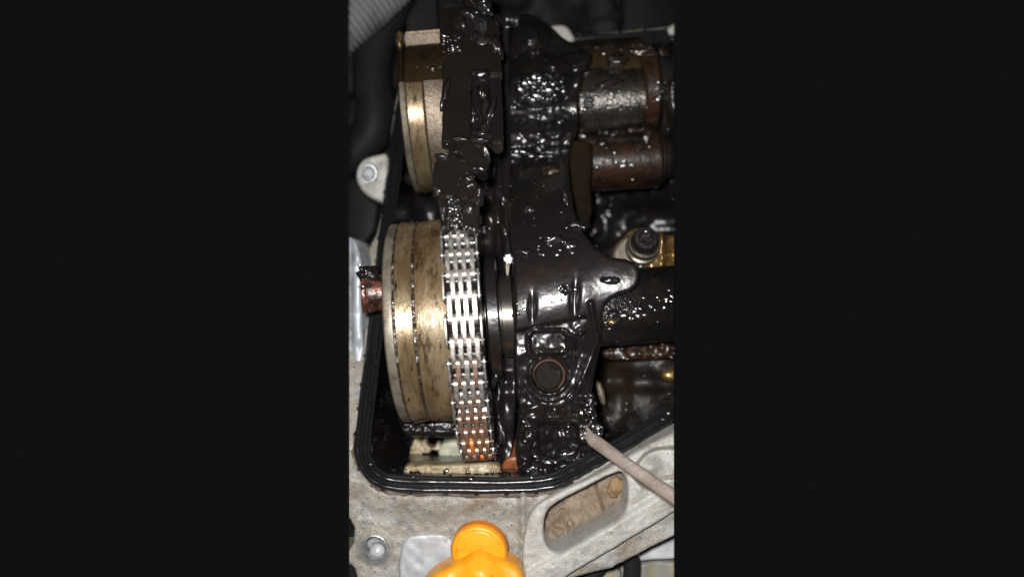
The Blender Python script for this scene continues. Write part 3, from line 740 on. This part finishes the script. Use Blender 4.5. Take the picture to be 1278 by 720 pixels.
relief('recess_floor', [(656, 202), (702, 202), (702, 242), (656, 242)], lambda X, Y: -144 - .1 * (Y - 222), oil_brown, carrier, feat=lambda X, Y, d: 1.5 * vnoise(X, Y, 9, 131), step=1.6, edge=3, depth=3)

# right-hand interior below the near camshaft
it = empty('rocker_cover_ledge', P(800, 480, -150), 'dark tan ledge under the near camshaft at the right', 'ledge')
relief('ledge_face', [(752, 450), (790, 446), (860, 442), (860, 508), (800, 536), (764, 548), (750, 530)], lambda X, Y: -150 + .05 * (Y - 490), ledge_m, it, feat=lambda X, Y, d: 3 * vnoise(X, Y, 18, 91) + 6 * np.exp(-((Y - 478) / 14) ** 2), step=2, edge=6, edge_h=6, depth=50)
relief('ledge_lip', [(752, 432), (800, 430), (860, 426), (860, 446), (800, 450), (752, 450)], lambda X, Y: -128 + .15 * (Y - 438), oil_brown, it, feat=lambda X, Y, d: 2.5 * vnoise(X, Y, 7, 92), step=1.6, edge=3, edge_h=2.5, depth=30)
bl = blob('brass_nozzle', P(837, 468, -118), (8, 5, 5), brass, None, Matrix.Rotation(.1, 3, 'Z'), .08)
tag(bl, 'small bright brass nozzle at the right edge under the near camshaft', 'nozzle')
bl = blob('tan_chip', P(750, 490, -70), (2.6, 9, 4), beige_m, None, Matrix.Rotation(.25, 3, 'Z'), .15)
tag(bl, 'slim pale tan chip of gasket beside the cam carrier', 'chip')
bl = blob('amber_fleck', P(764, 402, -48), (3.2, 1.8, 1.6), brass, None, None, .1, 2)
tag(bl, 'tiny amber fleck stuck on the near camshaft', 'fleck')

# ---------------------------------------------------------------- rocker arm with its bolt
ra = empty('valve_rocker', P(800, 315, -110), 'brassy rocker arm with a dark bolt at the right edge', 'rocker arm')
relief('base_washer', [(764, 324), (767, 308), (777, 297), (790, 294), (800, 318), (806, 344), (794, 340), (776, 333)], lambda X, Y: -118 + 0 * X, beige_m, ra, feat=lambda X, Y, d: 4 * ss(764, 790, X), step=1.3, edge=3, edge_h=2, depth=18)
ax = (-.05, .30, 1)
c0 = P(803, 308, -112)
lathe_at('spool', c0, ax, [(13.5, -12), (13.8, -2), (13.2, 0), (11.5, .5), (11, 3), (12.5, 4), (12.5, 8), (12, 9), (8, 9.5), (0, 9.5)], spool_m, ra, 44)
lathe_at('spool_flange', c0, ax, [(17.5, -14), (18.5, -9), (17.6, -6.5), (12, -6)], brass, ra, 44)
lathe_at('bolt_head', c0 + Vector(ax) * 9, ax, [(10.8, -1), (10.8, .6), (9.8, 1.2), (9.4, 8), (8.4, 9.6), (5.6, 9.8), (5.0, 8.6), (4.6, 4.0), (0, 3.8)], bolt_m, ra, 36, mod=lambda a, r, h: (.5 * math.cos(6 * a) if 4 < r < 5.3 else 0))
relief('arm_body', [(788, 346), (784, 334), (798, 328), (812, 316), (817, 299), (825, 289), (836, 294), (860, 291), (860, 348), (830, 344)], lambda X, Y: -112 + 0 * X, brass, ra,
       feat=lambda X, Y, d: -7 * np.exp(-(((X - 842) / 9) ** 2 + ((Y - 318) / 13) ** 2)) + 4 * np.exp(-((X - 825) / 5) ** 2) + 1.0 * vnoise(X, Y, 7, 95), step=1.3, edge=5, edge_h=5, depth=25)

# ---------------------------------------------------------------- things in the bottom of the well
br = empty('tensioner_bracket', P(540, 533, -130), 'dark oily bracket bar under the near timing gear', 'bracket')
relief('bracket_bar', [(500, 520), (540, 518), (578, 520), (580, 545), (540, 546), (502, 545)], lambda X, Y: -118 + 0 * X, oil, br, feat=lambda X, Y, d: 3 * np.exp(-((Y - 542) / 2.5) ** 2) + 1.6 * vnoise(X, Y, 5, 101), step=1.2, edge=1.5, edge_h=1, depth=30)
ts = empty('tensioner_shoe', P(550, 565, -150), 'pale green plastic tensioner shoe under the near gear', 'tensioner shoe')
relief('shoe_face', [(546, 560), (556, 550), (584, 549), (585, 578), (556, 579), (548, 572)], lambda X, Y: -138 + 0 * X, pale_green, ts, feat=lambda X, Y, d: .8 * vnoise(X, Y, 9, 102), step=1.3, edge=3, edge_h=2, depth=20, sm=1)
o = relief('broken_plastic_piece', [(512, 558), (517, 548), (524, 552), (531, 548), (534, 556), (541, 558), (546, 552), (551, 556), (549, 563), (540, 562), (534, 566), (527, 566), (525, 573), (519, 578), (516, 571), (511, 569)], lambda X, Y: -140 + 0 * X, cream, None, feat=lambda X, Y, d: 1.5 * vnoise(X, Y, 6, 103), step=1.1, edge=3, edge_h=2, depth=8, sm=0)
tag(o, 'ragged cream plastic fragment left of the pale green shoe', 'fragment')
o = relief('plastic_strip', [(502, 585), (512, 580), (524, 582), (534, 579), (548, 581), (580, 579), (618, 578), (626, 584), (622, 592), (590, 593), (560, 591), (540, 594), (524, 591), (506, 594)], lambda X, Y: -77 + 0 * X, cream, None, feat=lambda X, Y, d: .9 * vnoise(X, Y, 6, 104), step=1.2, edge=3, edge_h=2, depth=10, sm=1)
tag(o, 'stained cream plastic strip lying along the near gasket', 'strip')
rb = empty('rusty_bolt', P(641, 575, -110), 'rust-brown bolt below the chain at the near gasket', 'bolt')
lathe_at('bolt_shank', P(640, 556, -120), P(642, 588, -92) - P(640, 556, -120), [(0, -2), (5, -1), (5.4, 6), (6.2, 10), (6.2, 24), (4.5, 26), (0, 26)], rustbolt, rb, 24)
lathe_at('bolt_collar', P(642, 582, -96), P(642, 588, -92) - P(640, 556, -120), [(5, -2), (9, -1.5), (9.4, 1), (8, 2.4), (0, 2.8)], rustbolt, rb, 28)

# copper plug at the left
cpz = -78
kp = empty('copper_plug', P(462, 365, cpz), 'reddish copper plug poking out left of the near gear', 'plug')
lathe_at('plug_barrel', P(462, 366, cpz), (1, .05, -.08), [(0, -5), (12, -4.6), (13.5, -3), (14, 0), (13, 4), (13, 18), (0, 19)], copper, kp, 40)
lathe_at('plug_flange', P(456, 366, cpz), (1, .05, -.08), [(0, -1.9), (14.6, -1.8), (15.6, -.8), (15.6, .8), (14.6, 1.8), (0, 1.9)], copper, kp, 40)
blob('oil_crust', P(461, 343, cpz + 6), (8, 7, 7), oil_gritty, kp, None, .35, 3, 4)

# ---------------------------------------------------------------- orange dipstick handle
oh = empty('dipstick_handle', P(597, 700, -45), 'bright orange plastic dipstick handle at the bottom of the picture', 'dipstick handle')
lathe_at('handle_disc', P(597, 690, -44), (-.10, -.16, 1), [(0, -10), (17.5, -10), (18.6, -9), (19.0, -2), (18.2, -.4), (17.2, .2), (16.4, .2), (15.9, -.3), (15.4, .2), (14.8, .4), (0, .5)], orange_m, oh, 64)
lathe_at('disc_rim', P(597, 690, -44), (-.10, -.16, 1), [(18.4, -10.4), (19.5, -9.6), (19.6, -3.0), (18.9, -2.0), (18.3, -2.2)], orange_d, oh, 64)
def grip_feat(X, Y, d):
    z = 8 * np.exp(-((X - 600 - (Y - 690) * .05) / (14 + .35 * (Y - 690))) ** 2) * ss(684, 712, Y)
    return z + .4 * vnoise(X, Y, 10, 111)
relief('grip', [(520, 745), (532, 724), (556, 709), (580, 698), (592, 688), (603, 686), (616, 695), (636, 701), (652, 712), (660, 745)], lambda X, Y: -38 + .12 * (Y - 700), orange_m, oh, feat=grip_feat, step=1.3, edge=7, edge_h=6, depth=16, sm=2)

# ---------------------------------------------------------------- stick held into the well
st = empty('wooden_stick', P(740, 548, -40), 'pale wooden stick poking into the black oil from lower right', 'stick')
sp = smooth_open([P(734, 544, -46), P(742, 550, -40), P(775, 574, -20), P(810, 599, 0), P(862, 634, 26)], 3)
sweep('stick_shaft', sp, [(q * 1.0, w * .8) for q, w in circ(4.3, 16)], wood, st, scale=lambda t: min(1, .25 + 3.2 * t) * (1 + .10 * math.sin(3.1 * min(1, t * 2.2))))
rb2 = random.Random(12)
for i in range(26):
    a = rb2.uniform(0, 6.28); r = rb2.uniform(0, 3)
    p0 = P(738, 547, -43) + Vector((r * math.cos(a), r * math.sin(a), rb2.uniform(-2, 2)))
    p1 = p0 + Vector((rb2.uniform(-7, -1), rb2.uniform(1, 9), rb2.uniform(-3, 4)))
    sweep('splinter', [p0, (p0 + p1) / 2 + Vector((0, 0, 1)), p1], circ(.35, 5), wood, st, scale=lambda t: 1 - .7 * t)

# ---------------------------------------------------------------- lower-right corner below the plate
wp = empty('white_reservoir', P(810, 700, -130), 'white plastic part below the pocketed plate in the lower right corner', 'reservoir')
relief('reservoir_top', [(770, 690), (800, 668), (850, 640), (870, 640), (870, 696), (800, 700), (775, 706)], lambda X, Y: -128 + 0 * X, white_m, wp, feat=lambda X, Y, d: 1.2 * vnoise(X, Y, 14, 121), step=1.8, edge=4, edge_h=3, depth=30)
relief('reservoir_side', [(770, 706), (800, 702), (870, 699), (870, 760), (760, 760)], lambda X, Y: -150 + 0 * X, yel_grey, wp, step=2, edge=3, depth=20, feat=lambda X, Y, d: 2 * np.sin(X / 6.0))
bh = empty('rubber_hose', P(760, 700, -110), 'black rubber hose looping under the bright plate edge', 'hose')
sweep('hose_wall', smooth_open([P(725, 745, -112), P(740, 712, -108), P(762, 690, -104), P(784, 684, -106), P(790, 704, -112), P(784, 745, -120)], 3), circ(6.5, 14), black_hose, bh)
pf2 = prism('grey_clip', [P(x, y, -150) for x, y in [(745, 715), (775, 706), (778, 745), (740, 745)]], [P(x, y, -138) for x, y in [(747, 717), (773, 709), (776, 745), (742, 745)]], yel_grey, None, 1.5)
tag(pf2, 'grey-yellow plastic clip inside the black hose loop', 'clip')

# ---------------------------------------------------------------- glossy oil beads added to make glints where sparkle is wanted
bpy.context.view_layer.update()
dg = bpy.context.evaluated_depsgraph_get()
drops = {}
rd = random.Random(77)
ico = bmesh.new(); bmesh.ops.create_icosphere(ico, subdivisions=2, radius=1.0)
ico_v = [v.co.copy() for v in ico.verts]; ico_f = [tuple(v.index for v in f.verts) for f in ico.faces]; ico.free()
def drop(px, py, r, flat=.55, ex=1.0, ang=0.0, only=None):
    o = Vector((0, 0, H * S)); d = (P(px, py, 0) * S - o).normalized()
    hit, loc, nrm, idx, ob, mx = sc.ray_cast(dg, o, d)
    if not hit: return
    root = ob
    while root.parent: root = root.parent
    if root.get('kind') == 'structure' or root.name.startswith(('wooden_stick', 'dipstick')): return
    if root.name.startswith('rubber_gasket') and rd.random() < .8: return
    if nrm.dot(d) > 0: nrm = -nrm
    w = (nrm * .35 - d * .65).normalized()
    a = w.cross(Vector((-math.sin(ang), math.cos(ang), 0))).normalized(); b = w.cross(a)
    k = r / 2 * (loc - o).length / H
    V, F = drops.setdefault(root.name, ([], []))
    n0 = len(V)
    off = Vector((rd.uniform(0, 50), rd.uniform(0, 50), rd.uniform(0, 50)))
    for v in ico_v:
        g_ = 1 + .7 * mnoise.noise(v * 1.3 + off)
        V.append((loc + (a * v.x * k * ex + b * v.y * k) * g_ + w * v.z * k * flat * g_) / S)
    F.extend(tuple(i + n0 for i in f) for f in ico_f)
def patch(x0, x1, y0, y1, n, rmin, rmax, shape='rect', slope=0.0):
    for _ in range(n):
        if shape == 'ell':
            t = rd.uniform(0, 6.283); q = math.sqrt(rd.random())
            x = (x0 + x1) / 2 + (x1 - x0) / 2 * q * math.cos(t); y = (y0 + y1) / 2 + (y1 - y0) / 2 * q * math.sin(t)
        else:
            x = rd.uniform(x0, x1); y = rd.uniform(y0, y1)
        drop(x, y + slope * (x - x0), rd.uniform(rmin, rmax) * (1.0 if rd.random() < .85 else 1.5), rd.uniform(.2, .45), rd.uniform(1, 1.7), rd.uniform(-.5, .5))
def clump(px, py, rx, ry, h, mat=None, ang=0.0):
    o = Vector((0, 0, H * S)); d = (P(px, py, 0) * S - o).normalized()
    hit, loc, nrm, idx, ob, mx = sc.ray_cast(dg, o, d)
    if not hit: return
    root = ob
    while root.parent: root = root.parent
    if root.get('kind') == 'structure' or root.type == 'MESH': return
    k = (loc - o).length / (H * S) / 2
    blob('sludge_clump', loc / S, (rx * k, ry * k, h), mat or oil, root, Matrix.Rotation(ang, 3, 'Z'), .45, 3, rd.randint(0, 999))
for (x, y, rx, ry, h) in [(566, 60, 9, 11, 3), (586, 18, 12, 8, 5), (604, 8, 9, 10, 5), (556, 52, 6, 8, 3), (600, 92, 11, 5, 3), (590, 112, 5, 14, 4), (590, 146, 5, 16, 4), (611, 104, 5, 14, 4), (613, 140, 5, 18, 4), (600, 168, 14, 7, 4), (602, 118, 5, 9, 4), (620, 60, 8, 14, 4), (555, 120, 4, 20, 2), (600, 52, 14, 10, 2), (576, 30, 9, 12, 4), (574, 174, 12, 4, 2.5), (598, 175, 13, 4, 2.5), (607, 190, 4, 12, 3), (568, 190, 8, 4, 3), (578, 202, 9, 4, 3), (592, 212, 9, 5, 4),
                          (585, 224, 8, 4, 3), (588, 232, 9, 5, 3), (552, 196, 9, 4, 2.5), (560, 246, 12, 5, 3.5), (546, 240, 6, 9, 3), (598, 242, 7, 9, 4), (586, 262, 8, 9, 2), (553, 268, 4, 14, 3), (568, 286, 9, 3, 3), (590, 286, 9, 3, 3), (600, 262, 4, 14, 3),
                          (640, 26, 10, 5, 4), (632, 34, 6, 6, 4), (664, 52, 9, 7, 4), (650, 190, 16, 4, 3), (674, 184, 12, 6, 3), (700, 152, 7, 5, 4), (726, 170, 9, 5, 4), (735, 92, 14, 5, 3), (660, 262, 9, 6, 3), (690, 300, 14, 7, 3), (712, 306, 12, 7, 3),
                          (655, 315, 12, 5, 3), (704, 362, 5, 7, 2), (724, 416, 6, 5, 3), (668, 508, 12, 5, 3), (690, 520, 12, 5, 3), (660, 545, 9, 12, 4), (735, 505, 8, 14, 4), (744, 535, 9, 9, 4), (716, 556, 8, 5, 3), (690, 576, 14, 5, 4), (655, 572, 8, 10, 4),
                          (628, 250, 6, 12, 4), (630, 290, 5, 12, 4), (618, 470, 6, 16, 4), (626, 540, 6, 20, 4), (615, 210, 6, 14, 4), (752, 180, 8, 6, 3), (738, 205, 5, 14, 4), (738, 262, 6, 12, 4), (722, 282, 14, 6, 4), (706, 250, 5, 16, 4), (716, 192, 12, 4, 2), (748, 250, 9, 8, 4), (768, 168, 14, 5, 4), (826, 110, 6, 10, 3), (760, 105, 18, 4, 2.5), (766, 392, 9, 5, 2.5), (762, 350, 12, 5, 3)]:
    clump(x, y, rx, ry, h, None, rd.uniform(-.3, .3))
for (x, y, rx, ry, h) in [(805, 66, 17, 7, 5), (826, 66, 9, 6, 4), (770, 76, 14, 8, 4), (806, 172, 6, 14, 4), (690, 215, 12, 8, 2)]:
    clump(x, y, rx, ry, h, oil_brown, rd.uniform(-.2, .2))
bpy.context.view_layer.update(); dg = bpy.context.evaluated_depsgraph_get()
patch(641, 706, 92, 130, 45, 1.2, 4.2, 'ell')
patch(685, 704, 90, 105, 8, 1.6, 3.6)
patch(755, 841, 386, 410, 40, 1.0, 3.0, slope=-.33)
patch(724, 752, 492, 545, 44, 1.0, 2.8)
patch(735, 760, 530, 556, 16, 1.0, 2.6)
patch(652, 742, 505, 590, 26, .9, 2.4)
patch(650, 672, 525, 590, 14, .9, 2.2)
patch(670, 722, 296, 318, 20, 1.2, 3.0)
patch(696, 718, 354, 376, 12, 1.0, 2.2)
patch(641, 656, 378, 394, 12, .9, 2.0)
patch(472, 690, 586, 598, 40, .9, 2.8)
patch(456, 478, 500, 592, 24, .9, 2.2)
patch(480, 492, 490, 505, 18, .9, 2.0)
patch(510, 575, 522, 532, 22, .8, 2.0)
patch(560, 575, 250, 284, 40, 1.0, 2.8)
patch(550, 600, 280, 290, 22, .9, 1.8)
patch(553, 576, 44, 70, 26, .9, 2.2)
patch(575, 612, 0, 24, 16, .9, 2.2)
patch(618, 645, 18, 34, 12, 1.0, 2.4)
patch(732, 841, 58, 70, 24, .9, 2.4, slope=-.1)
patch(505, 550, 80, 90, 8, .8, 1.8)
patch(740, 841, 545, 556, 24, .9, 2.4, slope=-.36)
patch(724, 828, 118, 142, 24, .8, 1.8, slope=-.06)
patch(820, 832, 100, 125, 22, 1.0, 2.2)
patch(750, 790, 200, 210, 10, 1.2, 3.0)
patch(448, 458, 330, 360, 16, .9, 2.0)
patch(600, 640, 232, 330, 12, .8, 2.0)
patch(555, 612, 172, 252, 10, .7, 1.7)
patch(630, 745, 30, 320, 10, .6, 1.6)
patch(640, 740, 330, 520, 10, .5, 1.5)
patch(750, 840, 400, 540, 14, .6, 1.5)
patch(740, 841, 60, 290, 14, .6, 1.6)
for (x, y, r, ex) in [(600, 93, 3.2, 1.8), (592, 142, 2.4, 1.5), (594, 149, 2.2, 1.4), (644, 190, 3, 1.4), (652, 190, 2.4, 2.0), (673, 188, 3, 1.6), (672, 177, 2.2, 1), (672, 167, 2.0, 1.3), (698, 152, 3, 1.3), (726, 171, 3.2, 2.2),
                      (767, 166, 3, 2.2), (767, 191, 2.4, 1), (745, 209, 3.2, 1.3), (790, 225, 2.8, 1.4), (763, 247, 2.4, 1.6), (762, 256, 2.2, 1), (759, 263, 3.0, 1), (743, 307, 3.4, 1), (729, 283, 2.2, 1), (707, 284, 1.8, 1.3),
                      (740, 128, 2.4, 1), (668, 230, 1.8, 1.2), (679, 232, 1.8, 1.2), (670, 246, 2, 1.6), (660, 263, 2.6, 1.3), (700, 265, 2, 1.2), (707, 416, 2.6, 1), (717, 415, 2.4, .7), (661, 51, 2.4, 1), (644, 71, 2, 1), (600, 211, 2.6, 2.0), (587, 224, 2.4, 1.8), (800, 332, 2.8, 1.3), (807, 290, 2.4, 1.4),
                      (470, 451, 2.4, 1.4), (462, 515, 2.4, 1.2), (744, 60, 2.4, 2.6), (760, 411, 2.6, 1.2)]:
    drop(x, y, r, .3, ex, rd.uniform(-.3, .3))
for nm, (V, F) in drops.items():
    root = bpy.data.objects[nm]
    if root.type == 'MESH': par = root
    else: par = root
    me = bpy.data.meshes.new('oil_glint_drops'); me.from_pydata([tuple(Vector(v) * S) for v in V], [], F)
    o = link('oil_glint_drops', me, drop_m, None, True)
    o.parent = par; o.matrix_parent_inverse = Matrix.Translation(-Vector(par.location))
    o['kind'] = 'stuff'

# ---------------------------------------------------------------- end the model where the photograph stops showing the place
bpy.context.view_layer.update()
def clip(o, px, sign):
    """cut o at the side of the modelled block, keep the inner side and close the cut."""
    e = Vector((0, 0, H * S)); q = P(px, 360, 0) * S
    nrm = (q - e).cross(Vector((0, 1, 0))).normalized()
    if nrm.x * sign < 0: nrm = -nrm
    mw = o.matrix_world
    pts = [(mw @ Vector(c) - e).dot(nrm) for c in o.bound_box]
    if max(pts) <= 0: return True
    if min(pts) >= 0: return False
    if o.data.users > 1: o.data = o.data.copy()
    bm = bmesh.new(); bm.from_mesh(o.data)
    inv = mw.inverted()
    lp = inv @ e; lnn = (inv.to_3x3() @ nrm).normalized()
    r = bmesh.ops.bisect_plane(bm, geom=bm.verts[:] + bm.edges[:] + bm.faces[:], plane_co=lp, plane_no=lnn, clear_outer=True, dist=1e-8)
    cut = [g_ for g_ in r['geom_cut'] if isinstance(g_, bmesh.types.BMEdge) and g_.is_valid and len(g_.link_faces) == 1]
    if cut:
        try: bmesh.ops.holes_fill(bm, edges=cut, sides=0)
        except Exception: pass
    ok = len(bm.faces) > 0
    for f in bm.faces: f.smooth = f.smooth
    bm.to_mesh(o.data); bm.free()
    return ok
for o in [o for o in C.objects if o.type == 'MESH']:
    for px, sg in ((436, -1), (841, 1)):
        if not clip(o, px, sg):
            for c in list(o.children): bpy.data.objects.remove(c)
            bpy.data.objects.remove(o); break
print('TRIS', sum(len(o.data.polygons) for o in C.objects if o.type == 'MESH'))
